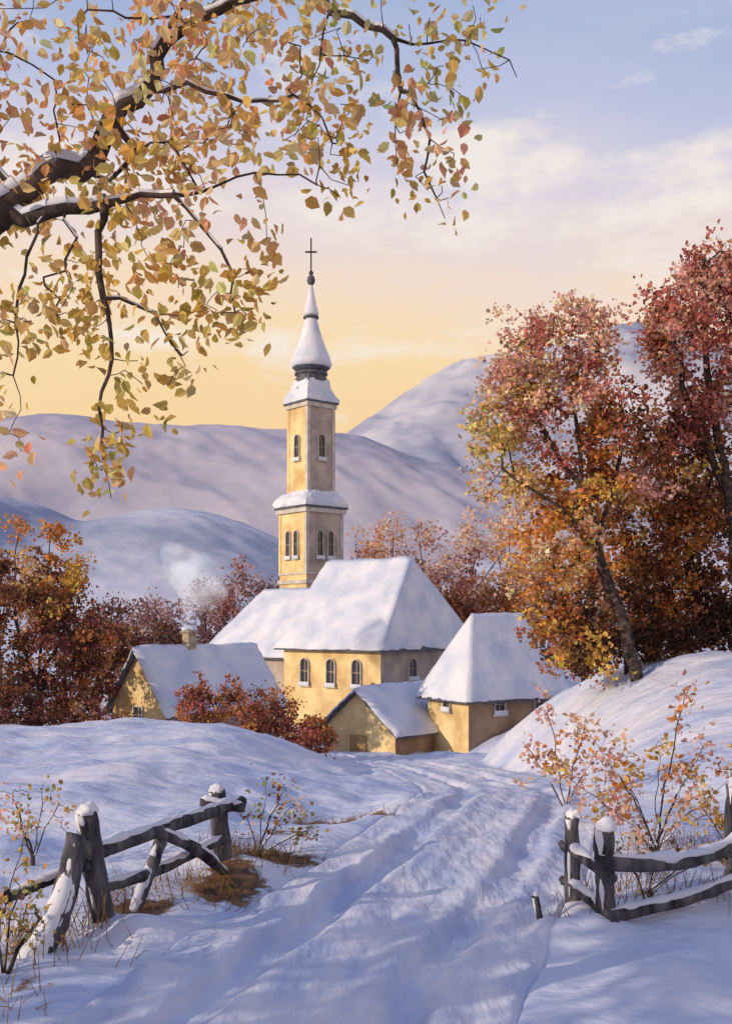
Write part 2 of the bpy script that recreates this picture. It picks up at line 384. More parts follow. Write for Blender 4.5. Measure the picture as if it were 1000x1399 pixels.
# ---- left trees beyond the bank
y = 45.5
tree('added_shade_tree', [
    [(-14.6, y, -2.8), (-14.5, y, 0), (-14.4, y, 2.5), (-14.2, y, 4.5), (-14.0, y, 6.8)],
    [(-14.5, y, 0), (-15.4, y, 2.6), (-15.6, y, 4.8), (-15.3, y, 7.6)],
    [(-14.5, y, .5), (-13.4, y, 2.6), (-12.9, y, 5.2)]],
    [((-14.2, y, 4.4), (1.6, 1.6, 1.7), 46, [RUST, BROWN, RUST, GOLD, PEACH, MAROON]),
     ((-15.8, y, 3.0), (1.6, 1.6, 2.6), 50, [BROWN, MAROON, RUST, DARK]),
     ((-13.2, y, 1.8), (1.7, 1.6, 1.9), 52, [BROWN, MAROON, RUST, DARK]),
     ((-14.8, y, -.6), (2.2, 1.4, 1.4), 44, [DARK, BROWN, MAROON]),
     ((-15.3, y, 6.7), (.25, .3, 1.0), 5, [GOLD, ORANGE]), ((-13.9, y, 6.5), (.3, .3, 1.1), 6, [GOLD, ORANGE]), ((-12.8, y, 5.0), (.5, .3, .9), 7, [ORANGE, GOLD])],
    21, leaf=.16, per=80, clump=.45, root_r=.18)
y = 50
tree('added_shade_tree', [
    [(-13.2, y, -3), (-13.1, y, 0), (-13, y, 2), (-12.8, y, 3.4)], [(-13.1, y, -.2), (-12.0, y, 1.4), (-11.6, y, 2.6)]],
    [((-13, y, 1.8), (1.5, 1.4, 1.5), 36, [BROWN, RUST, MAROON, ORANGE]), ((-14, y, -.4), (1.6, 1.3, 1.3), 30, [DARK, BROWN, MAROON]), ((-11.7, y+1.5, 1.2), (.9, 1, 1.3), 16, [BROWN, MAROON, PINK])],
    22, leaf=.17, per=80, clump=.45, root_r=.14)

# ---- russet bushes in front of the cottage
def bush(x, y, w, h, pals, seed, n=45, leaf=.11, per=95, clump=.32, name='autumn_bush'):
    g = gz(x, y)
    limbs = [[(x, y, g-.2), (x, y, g+h*.35)]]
    for a in (-.7, -.35, .3, .7): limbs.append([(x, y, g), (x+a*w*.6, y+.2*a, g+h*.5), (x+a*w, y, g+h*.8)])
    return tree(name, limbs, [((x, y, g+h*.5), (w, w*.55, h*.5), n, pals)], seed, leaf=leaf, per=per, clump=clump, root_r=.06, step=.3, tip_r=.008)
bush(-6.3, 42.0, 1.5, 2.1, [RUST, ORANGE, RED, BROWN], 31, n=52)
bush(-4.2, 41.6, 1.5, 2.0, [RUST, RED, MAROON, ORANGE], 32, n=50)
bush(-2.4, 41.2, 1.3, 1.5, [RED, MAROON, RUST], 33, n=38)
bush(-11.9, 42.4, 1.1, 1.2, [RUST, MAROON, BROWN, PINK], 34, n=32)
bush(-9.9, 41.6, .8, .6, [RUST, MAROON, BROWN], 36, n=16)
bush(-14.4, 41.5, 1.5, 1.8, [DARK, BROWN, MAROON], 35)

# ---- distant belt of autumn trees
def belt():
    r = np.random.default_rng(5)
    LP = []; LC = []; S0 = []; S1 = []; A0 = []; A1 = []
    P2 = (.55, .36, .34); R2 = (.42, .19, .15); M2 = (.29, .17, .17); O2 = (.68, .38, .19); PE = (.78, .52, .38)
    for (x, yy, top, w, pals) in [(-22, 92, 5, 3, [M2, BROWN]), (-18.5, 90, 5.5, 2.6, [P2, M2]), (-14.5, 93, 7.0, 2.8, [P2, M2, P2]),
            (-11, 90, 8.8, 3.0, [P2, R2, M2]), (-7.5, 93, 7.5, 2.6, [M2, P2]), (-3.5, 95, 9.0, 3.0, [R2, P2, RUST]), (-.4, 90, 11, 2.8, [P2, R2, O2]), (2.4, 93, 13.2, 2.8, [O2, PE, PE]),
            (5.4, 90, 12.2, 2.8, [PE, P2, R2]), (8.2, 86, 9.5, 2.6, [R2, MAROON, P2]), (9.6, 94, 13, 3.0, [PE, P2, PE]), (12.5, 90, 13.5, 2.8, [PE, O2, PE]), (15.5, 92, 13.0, 3, [O2, PE, R2]), (19, 90, 12, 3, [RUST, BROWN, O2]), (24, 92, 12, 3.4, [RUST, BROWN]),
            (-27, 92, 8, 3.2, [BROWN, MAROON]), (-32, 90, 9, 3.4, [BROWN, RUST]), (-38, 92, 10, 3.6, [BROWN, RUST]), (30, 92, 12, 3.6, [BROWN, RUST]), (4, 82, 7, 2.4, [R2, MAROON]), (7, 80, 6, 2.2, [R2, RUST]), (11, 80, 7, 2.6, [RUST, O2]), (-16, 82, 3.0, 2.2, [M2, BROWN]), (-20, 80, 2.5, 2.4, [M2, P2])]:
        g = gz(x, yy)
        S0.append((x, yy, g-.3)); S1.append((x+r.normal()*.3, yy, g+(top-g)*.55)); A0.append(.22); A1.append(.12)
        for k in range(7):
            b = np.array([x, yy, g+(top-g)*r.uniform(.3, .55)]); e = b+np.array([r.normal()*w*.5, r.normal()*.8, (top-g)*r.uniform(.15, .4)])
            S0.append(b); S1.append(e); A0.append(.08); A1.append(.03)
        cz = (g+top)/2+1; n = 60
        cen = ell(r, (x, yy, cz), (w, w*.8, (top-cz)), n, .3)
        cen[:, 0] = x+(cen[:, 0]-x)*(1.15-.45*np.clip((cen[:, 2]-cz)/(top-cz), -.5, 1))
        for q in cen:
            m = int(r.uniform(20, 60)); LP.append(q+r.normal(size=(m, 3))*.42); LC.append(jit_col(pals[r.integers(len(pals))], m, r, .2, .08))
    V, F, C = leaves(np.concatenate(LP), .27, np.concatenate(LC), r, wide=.45)
    a = mesh_np('foliage', V, F, LEAF, C, smooth=False)
    V, F = tube_mesh(S0, S1, A0, A1, 5); b = mesh_np('trunks', V, F, BARK)
    group('distant_autumn_trees', (0, 90, -3), [a, b])
belt()

# ------------------------------------------------------------------ buildings
class Frame:
    def __init__(s, C, a):
        s.C = np.array([C[0], C[1], 0.]); a = math.radians(a)
        s.l = np.array([-math.cos(a), math.sin(a), 0]); s.r = np.array([math.sin(a), math.cos(a), 0])
    def __call__(s, l, r, z): return s.C+s.l*l+s.r*r+np.array([0, 0, z])
def shade_side(o, fr, mat):  # paints the tower side facing off the sun in a shade colour
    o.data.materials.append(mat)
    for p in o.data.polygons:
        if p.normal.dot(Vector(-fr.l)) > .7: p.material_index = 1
def prism(name, pts_bottom, z0, z1, mat):
    n = len(pts_bottom)
    V = [(p[0], p[1], z0) for p in pts_bottom]+[(p[0], p[1], z1) for p in pts_bottom]
    F = [tuple(range(n))[::-1], tuple(range(n, 2*n))]+[(i, (i+1) % n, n+(i+1) % n, n+i) for i in range(n)]
    bm = bmesh.new(); vs = [bm.verts.new(tuple(map(float, v))) for v in V]
    for f in F: bm.faces.new([vs[i] for i in f])
    return from_bm(name, bm, mat)
def box(name, fr, l0, l1, r0, r1, z0, z1, mat):
    return prism(name, [fr(l0, r0, 0), fr(l1, r0, 0), fr(l1, r1, 0), fr(l0, r1, 0)], z0, z1, mat)
def edge_dist(p, loops):
    d = 1e9
    for a, b in loops:
        ab = b-a; t = max(0, min(1, (p-a).dot(ab)/max(ab.dot(ab), 1e-9))); d = min(d, (p-(a+ab*t)).length)
    return d
def roof(parent, pts, faces, t_snow=.26, t_roof=.12, seed=1, cuts=9):
    bm = bmesh.new(); vs = [bm.verts.new(tuple(map(float, p))) for p in pts]
    fs = [bm.faces.new([vs[i] for i in f]) for f in faces]
    r = bmesh.ops.extrude_face_region(bm, geom=fs)
    bmesh.ops.translate(bm, vec=(0, 0, -t_roof), verts=[g for g in r['geom'] if isinstance(g, bmesh.types.BMVert)])
    o1 = from_bm('roof', bm, ROOFDARK)
    bm = bmesh.new(); vs = [bm.verts.new(tuple(map(float, p))) for p in pts]
    for f in faces: bm.faces.new([vs[i] for i in f])
    bmesh.ops.recalc_face_normals(bm, faces=bm.faces)
    loops = [(Vector(e.verts[0].co[:2]), Vector(e.verts[1].co[:2])) for e in bm.edges if len(e.link_faces) == 1]
    bmesh.ops.subdivide_edges(bm, edges=bm.edges[:], cuts=cuts, use_grid_fill=True)
    bmesh.ops.triangulate(bm, faces=[f for f in bm.faces if len(f.verts) > 4])
    bmesh.ops.subdivide_edges(bm, edges=bm.edges[:], cuts=1, use_grid_fill=True)
    cx = sum(v.co.x for v in bm.verts)/len(bm.verts); cy = sum(v.co.y for v in bm.verts)/len(bm.verts)
    bnd = [v for v in bm.verts if v.is_boundary]; bset = set(bnd)
    for v in bm.verts:
        d = edge_dist(Vector(v.co[:2]), loops)
        s = min(1, d/.28); s = s*(2-s)
        n = float(fbm(np.array([v.co.x*.9+seed*7]), np.array([v.co.y*.9]), seed, 3)[0])
        n2 = float(fbm(np.array([v.co.x*3+seed*7]), np.array([v.co.y*3]), seed+3, 2)[0])
        v.co.z += t_snow*(.40+.60*s)+.13*n*(.4+.6*s)+.003
        if v in bset:
            dv = Vector((v.co.x-cx, v.co.y-cy, 0)).normalized(); v.co += dv*(.03+.12*n2); v.co.z += .03*n2
    be = [e for e in bm.edges if e.is_boundary]
    r = bmesh.ops.extrude_edge_only(bm, edges=be)
    for g in r['geom']:
        if isinstance(g, bmesh.types.BMVert): g.co.z -= t_snow*.40+.03+.05*float(vnoise(np.array([g.co.x*4]), np.array([g.co.y*4]), 8)[0])
    o2 = from_bm('roof_snow', bm, ROOFSNOW, smooth=True)
    for o in (o1, o2): adopt(parent, o)
def window(parent, O, U, N, w, h, arched=True, sill=True):
    O = np.array(O, float); U = np.array(U, float); N = np.array(N, float); Z = np.array([0, 0, 1.])
    def outline(w, h, z0):
        pts = [(-w/2, z0), (w/2, z0)]
        if arched:
            zc = h-w/2
            pts += [(w/2*math.cos(a), zc+w/2*math.sin(a)) for a in np.linspace(0, math.pi, 9)]
        else: pts += [(w/2, h), (-w/2, h)]
        return pts
    fw = .06
    inn = outline(w, h, 0); out = outline(w+2*fw, h+fw, -fw)
    n = len(inn)
    P = lambda p, d: O+U*p[0]+Z*p[1]+N*d
    V = [P(p, .002) for p in out]+[P(p, .12) for p in out]+[P(p, .12) for p in inn]+[P(p, .004) for p in inn]
    F = []
    for i in range(n):
        j = (i+1) % n
        F += [(i, j, n+j, n+i), (n+i, n+j, 2*n+j, 2*n+i), (2*n+i, 2*n+j, 3*n+j, 3*n+i)]
    adopt(parent, mesh_py('window_frame', V, F, TRIM))
    adopt(parent, mesh_py('window_pane', [P(p, .012) for p in inn], [tuple(range(n))], GLASS))
    def bx(nm, x0, x1, z0, z1, d0, d1, m):
        c = [(x0, z0), (x1, z0), (x1, z1), (x0, z1)]
        V = [P(p, d0) for p in c]+[P(p, d1) for p in c]
        adopt(parent, mesh_py(nm, V, [(3, 2, 1, 0), (4, 5, 6, 7), (0, 1, 5, 4), (1, 2, 6, 5), (2, 3, 7, 6), (3, 0, 4, 7)], m))
    bx('mullion', -.02, .02, .0, h-.02, .014, .04, STONE); bx('transom', -w/2, w/2, h*.5, h*.5+.04, .016, .037, STONE)
    if sill:
        bx('sill', -w/2-.14, w/2+.14, -fw-.08, -fw-.003, .003, .20, TRIM)
        bx('sill_snow', -w/2-.1, w/2+.1, -fw, .10+.08*w, .123, .20, ROOFSNOW)

def house(name, C, a, L, R, eave, ridge, base, o=.45, seed=1, ridge_axis='r', hip=(0, 0), wall=YELLOW, t_snow=.26, wall_shade=SHADEWALL):
    fr = Frame(C, a); e = group(name, (C[0], C[1], base))
    if ridge_axis == 'r':
        half = L/2; A = lambda s, q, z: fr(s, q, z); LA, LB = L, R
    else:
        half = R/2; A = lambda s, q, z: fr(q, s, z); LA, LB = R, L
    sl = (ridge-eave)/half
    v = [A(0, 0, base), A(LA, 0, base), A(LA, LB, base), A(0, LB, base), A(0, 0, eave), A(LA, 0, eave), A(LA, LB, eave), A(0, LB, eave)]
    F = [(0, 3, 7, 4), (1, 2, 6, 5), (0, 1, 2, 3)]
    if hip[0]: F.append((0, 1, 5, 4))
    else: v.append(A(half, 0, ridge-.05)); F.append((0, 1, 5, len(v)-1, 4))
    if hip[1]: F.append((3, 2, 6, 7))
    else: v.append(A(half, LB, ridge-.05)); F.append((3, 2, 6, len(v)-1, 7))
    bm = bmesh.new(); vs = [bm.verts.new(tuple(map(float, p))) for p in v]
    for f in F: bm.faces.new([vs[i] for i in f])
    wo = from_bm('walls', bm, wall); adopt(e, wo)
    wo.data.materials.append(wall_shade)  # walls on the off-sun side get the painted shade tone
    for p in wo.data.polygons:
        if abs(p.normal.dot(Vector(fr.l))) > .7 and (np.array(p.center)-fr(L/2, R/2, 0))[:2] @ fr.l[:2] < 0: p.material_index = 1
    ez = eave-o*sl+.06; rz = ridge+.06
    h0 = hip[0] if hip[0] else -o; h1 = LB-hip[1] if hip[1] else LB+o
    p = [A(-o, -o, ez), A(LA+o, -o, ez), A(LA+o, LB+o, ez), A(-o, LB+o, ez), A(half, h0, rz), A(half, h1, rz)]
    f = [(0, 4, 5, 3), (1, 2, 5, 4)]
    if hip[0]: f.append((0, 1, 4))
    if hip[1]: f.append((3, 5, 2))
    roof(e, p, f, seed=seed, t_snow=t_snow)
    return e, fr

A0 = 40
nave, fr = house('church', (.83, 58), A0, 7.65, 8.8, 1.85, 6.7, -5, o=.45, ridge_axis='l', hip=(1.2, 0), seed=2, t_snow=.22)
for l in (1.75, 3.75, 5.85): window(nave, fr(l, 0, -.75), fr.l, -fr.r, .62, 1.55)
window(nave, fr(0, 2.9, -.35), fr.r, -fr.l, .75, 1.2); window(nave, fr(0, 6.3, -.35), fr.r, -fr.l, .75, 1.2)
adopt(nave, box('cornice', fr, -.1, 7.6, -.12, 8.9, 1.45, 1.66, TRIM))
adopt(nave, box('plinth', fr, -.1, 7.6, -.1, 8.9, -5, -3.3, TRIM))
fw = Frame(tuple(fr(7.7, 1.2, 0)[:2]), A0)
wing, _ = house('church_wing', tuple(fw.C[:2]), A0, 8.0, 6.4, 1.3, 5.0, -5, o=.5, ridge_axis='l', hip=(0, 1.8), seed=4, t_snow=.22, wall=SHADEWALL)  # wing walls carry the painted shade tone all round
for o in list(wing.children):
    o.name = 'wing_'+o.name.split('.')[0]; adopt(nave, o)
bpy.data.objects.remove(wing)
window(nave, fw(4.0, 0, -.6), fw.l, -fw.r, .6, 1.3)
# tower
TA = 50; tc = np.array([-3.96, 74.0]); ft = Frame(tuple(tc), TA)
def sq(half): return [ft(-half, -half, 0), ft(half, -half, 0), ft(half, half, 0), ft(-half, half, 0)]
def tbox(nm, half, z0, z1, mat):
    o = prism(nm, sq(half), z0, z1, mat); adopt(nave, o)
    if mat is YELLOW: shade_side(o, ft, SHADEWALL)
tbox('tower_base', 1.62, -5, 11.0, YELLOW)
tbox('tower_band', 1.74, 5.7, 5.95, TRIM); tbox('tower_band', 1.70, 6.35, 6.5, TRIM)
tbox('tower_cornice', 1.82, 10.75, 11.05, TRIM)
tbox('tower_belfry', 1.19, 11.0, 18.7, YELLOW)
tbox('tower_cornice', 1.33, 18.3, 18.6, TRIM)
for (hh, z0, z1) in ((1.62, 6.5, 10.75), (1.19, 12.3, 18.3)):
    for (a_, b_) in ((-1, -1), (1, -1), (-1, 1)):
        adopt(nave, box('pilaster', Frame(tuple(ft(a_*(hh-.08), b_*(hh-.08), 0)[:2]), TA), -.13, .13, -.13, .13, z0, z1, TRIM if a_ != 1 else YELLOW))
def lathe(nm, prof_, sides, mat, rot=0, smooth=False, jit=0):
    V = []; F = []; n = len(prof_)
    for k, (z, r_) in enumerate(prof_):
        for i in range(sides):
            a = rot+2*math.pi*i/sides
            rr = r_*(1+jit*float(vnoise(np.array([i*.9+k*3.1]), np.array([z*1.7]), 4)[0]))
            V.append((tc[0]+rr*math.cos(a), tc[1]+rr*math.sin(a), z+jit*.5*float(vnoise(np.array([i*1.3]), np.array([k*2.2]), 6)[0])))
    for k in range(n-1):
        for i in range(sides):
            j = (i+1) % sides; F.append((k*sides+i, k*sides+j, (k+1)*sides+j, (k+1)*sides+i))
    F.append(tuple(range((n-1)*sides, n*sides))); F.append(tuple(range(sides))[::-1])
    o = mesh_py(nm, V, F, mat, smooth); adopt(nave, o); return o
def skirt(nm, prof_, mat, jit=0, seg=8):
    V = []; F = []; cnt = seg*4
    for k, (z, h) in enumerate(prof_):
        for s_ in range(4):
            c = [(-1, -1), (1, -1), (1, 1), (-1, 1)]; a = c[s_]; b_ = c[(s_+1) % 4]
            for i in range(seg):
                t_ = i/seg; l = a[0]+(b_[0]-a[0])*t_; r_ = a[1]+(b_[1]-a[1])*t_
                n1 = float(vnoise(np.array([s_*9+i*.8]), np.array([k*1.7+z]), 3)[0])*jit
                p = ft(l*(h+n1), r_*(h+n1), z+n1*.8); V.append(p)
    for k in range(len(prof_)-1):
        for i in range(cnt):
            j = (i+1) % cnt; F.append((k*cnt+i, k*cnt+j, (k+1)*cnt+j, (k+1)*cnt+i))
    F.append(tuple(range((len(prof_)-1)*cnt, len(prof_)*cnt))); F.append(tuple(range(cnt))[::-1])
    adopt(nave, mesh_py(nm, V, F, mat))
skirt('tower_ledge_roof', [(11.06, 1.9), (11.2, 1.92), (11.9, 1.5)], ROOFDARK)
skirt('tower_ledge_snow', [(11.22, 1.93), (11.45, 1.95), (11.75, 1.80), (12.1, 1.45), (12.35, 1.25), (12.4, 1.0)], ROOFSNOW, jit=.14)
skirt('tower_skirt_roof', [(18.6, 1.42), (18.72, 1.44), (19.5, 1.1), (20.6, .8)], ROOFDARK)
skirt('tower_skirt_snow', [(18.73, 1.45), (18.95, 1.46), (19.3, 1.28), (19.8, 1.05), (20.4, .9), (20.5, .7)], ROOFSNOW, jit=.10)
lathe('spire_neck', [(20.3, 1.05), (20.75, 1.05), (20.8, 1.2), (20.95, 1.2), (21.0, 1.0), (21.2, 1.25), (21.35, 1.4)], 16, ROOFDARK)
lathe('spire_snow', [(21.3, 1.38), (21.55, 1.5), (21.8, 1.48), (22.2, 1.30), (22.8, 1.02), (23.5, .80), (24.2, .60), (24.8, .45), (24.9, .38)], 16, ROOFSNOW, smooth=True, jit=.07)
lathe('spire_ring', [(24.85, .42), (24.9, .56), (25.02, .56), (25.08, .40)], 16, ROOFDARK)
lathe('spire_top_snow', [(25.05, .45), (25.2, .56), (25.5, .5), (26.0, .36), (26.6, .25), (27.2, .15), (27.35, .1)], 14, ROOFSNOW, smooth=True, jit=.06)
lathe('spire_finial', [(27.3, .13), (27.45, .25), (27.65, .3), (27.9, .25), (28.02, .1), (28.1, .16), (28.22, .18), (28.34, .1)], 14, ROOFDARK, smooth=True)
cf = Frame(tuple(tc), 0)
adopt(nave, box('cross_upright', cf, -.05, .05, -.05, .05, 28.3, 30.7, IRON))
adopt(nave, box('cross_arm', cf, -.42, .42, -.045, .045, 29.65, 29.76, IRON))
for s_ in (-.48, .48):
    window(nave, ft(s_, -1.62, 7.55), ft.l, -ft.r, .48, 1.9)
    window(nave, ft(-1.62, s_, 7.55), ft.r, -ft.l, .48, 1.9)
window(nave, ft(0, -1.19, 14.6), ft.l, -ft.r, .55, 1.75); window(nave, ft(-1.19, 0, 14.6), ft.r, -ft.l, .55, 1.75)

cot, fc = house('cottage', (-9.3, 48), A0, 4.2, 7.4, -1.05, 1.65, -4, o=.35, seed=6, t_snow=.2)
window(cot, fc(2.1, 0, -1.9), fc.l, -fc.r, .6, .8, arched=False)
adopt(cot, box('chimney', fc, 1.9, 2.4, 2.9, 3.4, .6, 2.45, STONE)); adopt(cot, box('chimney_cap', fc, 1.82, 2.48, 2.82, 3.48, 2.453, 2.54, STONE))
def lump(name, c, r, seed, mat=ROOFSNOW, parent=None, namp=.25):
    bm = bmesh.new(); bmesh.ops.create_icosphere(bm, subdivisions=3, radius=1)
    for v in bm.verts:
        n = float(fbm(np.array([v.co.x*1.5+seed*3.3]), np.array([v.co.y*1.5+v.co.z]), seed, 3)[0])
        v.co *= 1+namp*n
        v.co = Vector((c[0]+v.co.x*r[0], c[1]+v.co.y*r[1], c[2]+max(v.co.z, -.35)*r[2]))
    o = from_bm(name, bm, mat, smooth=True)
    if parent: adopt(parent, o)
    return o
q = fc(2.15, 3.15, 2.6); lump('chimney_snow', q, (.40, .40, .2), 3, parent=cot, namp=.5)

barn, fb = house('barn', (1.43, 50), A0, 4.66, 6.4, -2.35, -.45, -4.6, o=.35, seed=8, t_snow=.17, wall_shade=BROWN_SHADEWALL)
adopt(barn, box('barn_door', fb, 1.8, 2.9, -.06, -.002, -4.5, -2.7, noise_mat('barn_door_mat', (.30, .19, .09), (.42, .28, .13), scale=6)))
rh, fh = house('village_house', (5.0, 50), 58, 3.4, 6.4, -.05, 3.2, -4.5, o=.45, seed=9, hip=(1.5, 1.5), t_snow=.2, wall_shade=BROWN_SHADEWALL)
window(rh, fh(0, 1.9, -1.55), fh.r, -fh.l, .6, .85); window(rh, fh(0, 4.5, -1.55), fh.r, -fh.l, .6, .85)
window(rh, fh(1.7, 0, -1.4), fh.l, -fh.r, .5, .8)

# chimney smoke : a thin drifting volume above the cottage, denser in its core
def smoke():
    m = bpy.data.materials.new('smoke_mat'); m.use_nodes = True; nt = m.node_tree; nt.nodes.clear()
    out = nt.nodes.new('ShaderNodeOutputMaterial'); pv = nt.nodes.new('ShaderNodeVolumePrincipled'); pv.inputs['Color'].default_value = (1, 1, 1, 1)
    tcx = nt.nodes.new('ShaderNodeTexCoord'); n = nt.nodes.new('ShaderNodeTexNoise'); n.inputs['Scale'].default_value = .9; n.inputs['Detail'].default_value = 3
    nt.links.new(tcx.outputs['Object'], n.inputs[0])
    mr = nt.nodes.new('ShaderNodeMapRange'); mr.inputs[1].default_value = .40; mr.inputs[2].default_value = .70; mr.inputs[3].default_value = 0; mr.inputs[4].default_value = .55
    nt.links.new(n.outputs['Fac'], mr.inputs[0]); nt.links.new(mr.outputs[0], pv.inputs['Density']); nt.links.new(pv.outputs[0], out.inputs['Volume'])
    # faint emission stands in for light scattered many times inside the white smoke
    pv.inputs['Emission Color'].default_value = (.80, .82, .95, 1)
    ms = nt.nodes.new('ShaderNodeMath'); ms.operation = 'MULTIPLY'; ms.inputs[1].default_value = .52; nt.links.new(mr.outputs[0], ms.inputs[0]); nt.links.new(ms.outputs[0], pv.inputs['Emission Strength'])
    c = np.array([[-9.0, 51.6, 2.6], [-8.9, 51.9, 3.1], [-8.5, 52.3, 3.7], [-8.4, 52.8, 4.5], [-8.9, 53.4, 5.5], [-9.8, 54, 6.6], [-10.6, 54, 7.3]]); c[:, :2] += fc(2.15, 3.15, 0)[:2]-c[0, :2]
    rad = [.12, .5, .95, 1.4, 1.6, 1.2, .3]; sd = 14; V = []; F = []
    for k in range(len(c)):
        for i in range(sd):
            a = 2*math.pi*i/sd; rr = rad[k]*(1+.4*float(vnoise(np.array([i*.7]), np.array([k*1.9]), 2)[0])); V.append(c[k]+np.array([rr*math.cos(a), rr*math.sin(a), .2*math.sin(a*2)*rr]))
    for k in range(len(c)-1):
        for i in range(sd): F.append((k*sd+i, k*sd+(i+1) % sd, (k+1)*sd+(i+1) % sd, (k+1)*sd+i))
    F.append(tuple(range((len(c)-1)*sd, len(c)*sd))); F.append(tuple(range(sd))[::-1])
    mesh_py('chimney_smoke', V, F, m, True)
smoke()

# ------------------------------------------------------------------ fences
def log(p0, p1, r0, r1, seed, snow=.0, sides=12, n=14, post=False):
    p0 = np.array(p0, float); p1 = np.array(p1, float); d = p1-p0; L = np.linalg.norm(d); d /= L
    up = np.array([0, 0, 1.]) if abs(d[2]) < .9 else np.array([0, 1., 0]); u = norm(np.cross(d, up)); w = np.cross(u, d)
    rr = np.random.default_rng(seed); bend = (u*rr.normal()+w*rr.normal())*.022*L
    def ring_set(scale, off, ts, jit):
        V = []
        for k, t_ in enumerate(ts):
            c = p0+(p1-p0)*t_+bend*math.sin(math.pi*t_)+off
            r_ = (r0+(r1-r0)*t_)*scale(t_)
            for i in range(sides):
                a = 2*math.pi*i/sides
                q_ = r_*(1+jit*float(vnoise(np.array([i*.9+seed]), np.array([k*.35+seed*2]), seed)[0])+jit*.7*float(vnoise(np.array([i*2.3+seed]), np.array([k*1.3]), seed+3)[0]))
                V.append(c+u*q_*math.cos(a)+w*q_*math.sin(a))
        return V
    def faces(n): return [(k*sides+i, k*sides+(i+1) % sides, (k+1)*sides+(i+1) % sides, (k+1)*sides+i) for k in range(n-1) for i in range(sides)]+[tuple(range((n-1)*sides, n*sides)), tuple(range(sides))[::-1]]
    ts = np.linspace(0, 1, n)
    out = [mesh_py('log', ring_set(lambda t: 1, 0, ts, .42), faces(n), WOOD, True)]
    if snow and not post:
        m = 34; ts2 = np.linspace(.01, .99, m)
        sc = lambda t: .12+.83*min(1, min(t, 1-t)*9)*(.78+.95*float(fbm(np.array([t*L*3.5]), np.array([seed*1.1]), seed+9, 3)[0]))
        out.append(mesh_py('snow', ring_set(sc, np.array([0, 0, r0*snow]), ts2, .15), faces(m), ROOFSNOW, True))
    if post and snow:
        out.append(lump('snow_cap', p1+np.array([.01, 0, .01]), (r1*1.12, r1*1.12, snow), seed, namp=.6))
        a0 = p0+(p1-p0)*.35+np.array([-r0*.55, -r0*.35, 0]); b0 = p1+np.array([-r1*.5, -r1*.35, -.02]); V = []; m = 16
        for k in range(m):
            t_ = k/(m-1); c = a0+(b0-a0)*t_; q = r1*.5*(.15+.85*t_)*(1+1.2*float(fbm(np.array([t_*4]), np.array([seed*1.]), seed, 2)[0]))
            for i in range(sides):
                a = 2*math.pi*i/sides; V.append(c+np.array([q*math.cos(a), q*math.sin(a), 0]))
        out.append(mesh_py('snow_on_post', V, faces(m), ROOFSNOW, True))
    return out
K = []
K += log((-2.42, 9.72, -.25), (-2.64, 9.7, 1.20), .12, .09, 1, .085, post=True)
K += log((-1.66, 12.4, -.25), (-1.80, 12.4, .96), .12, .095, 2, .085, post=True)
K += log((-2.98, 8.7, -.15), (-2.66, 9.45, 1.02), .12, .10, 3, .55)
K += log((-2.62, 9.62, .80), (-1.52, 12.55, .80), .075, .07, 4, .75)
K += log((-2.55, 9.75, .46), (-1.70, 12.3, .40), .06, .055, 5, .75)
K += log((-2.22, 10.75, .80), (-1.62, 12.15, -.05), .065, .06, 6, .6)
K += log((-2.17, 10.85, .68), (-2.42, 10.45, -.15), .065, .055, 7, .6)
K += log((-1.98, 12.3, .84), (-1.45, 12.25, .78), .06, .05, 8, .7)
K += log((-3.25, 9.2, .5), (-2.6, 9.62, .72), .05, .05, 9, .7)
K += log((-4.3, 8.4, .62), (-3.2, 9.2, .55), .055, .05, 10, .7)
group('wooden_fence', (-2.4, 10, 0), K)
K = []
K += log((2.31, 9.7, -.2), (2.25, 9.7, 1.05), .10, .09, 11, .08, post=True)
K += log((2.10, 10.35, -.2), (2.08, 10.35, 1.03), .085, .07, 12, .07, post=True)
K += log((2.2, 9.62, .74), (4.35, 11.1, .86), .075, .07, 13, .8)
K += log((2.25, 9.60, .24), (4.3, 11.05, .36), .06, .055, 14, .8)
K += log((2.02, 10.5, .72), (2.30, 9.58, .60), .055, .055, 15, .8)
K += log((2.02, 10.5, .36), (2.32, 9.56, .20), .05, .05, 16, .8)
K += log((4.0, 11.05, -.2), (3.98, 11.05, 1.25), .10, .09, 17, .08, post=True)
K += log((4.2, 11.1, .86), (6.4, 12.3, 1.1), .07, .065, 18, .8)
K += log((4.2, 11.1, .42), (6.4, 12.3, .6), .06, .055, 19, .8)
K += log((6.3, 12.3, 0), (6.3, 12.3, 1.6), .10, .09, 20, .08, post=True)
group('wooden_fence', (3, 10.2, 0), K)
K = log((1.70, 9.95, -.1), (1.64, 9.95, .34), .035, .028, 22, .035, post=True)
group('wooden_stake', (1.66, 9.95, 0), K)

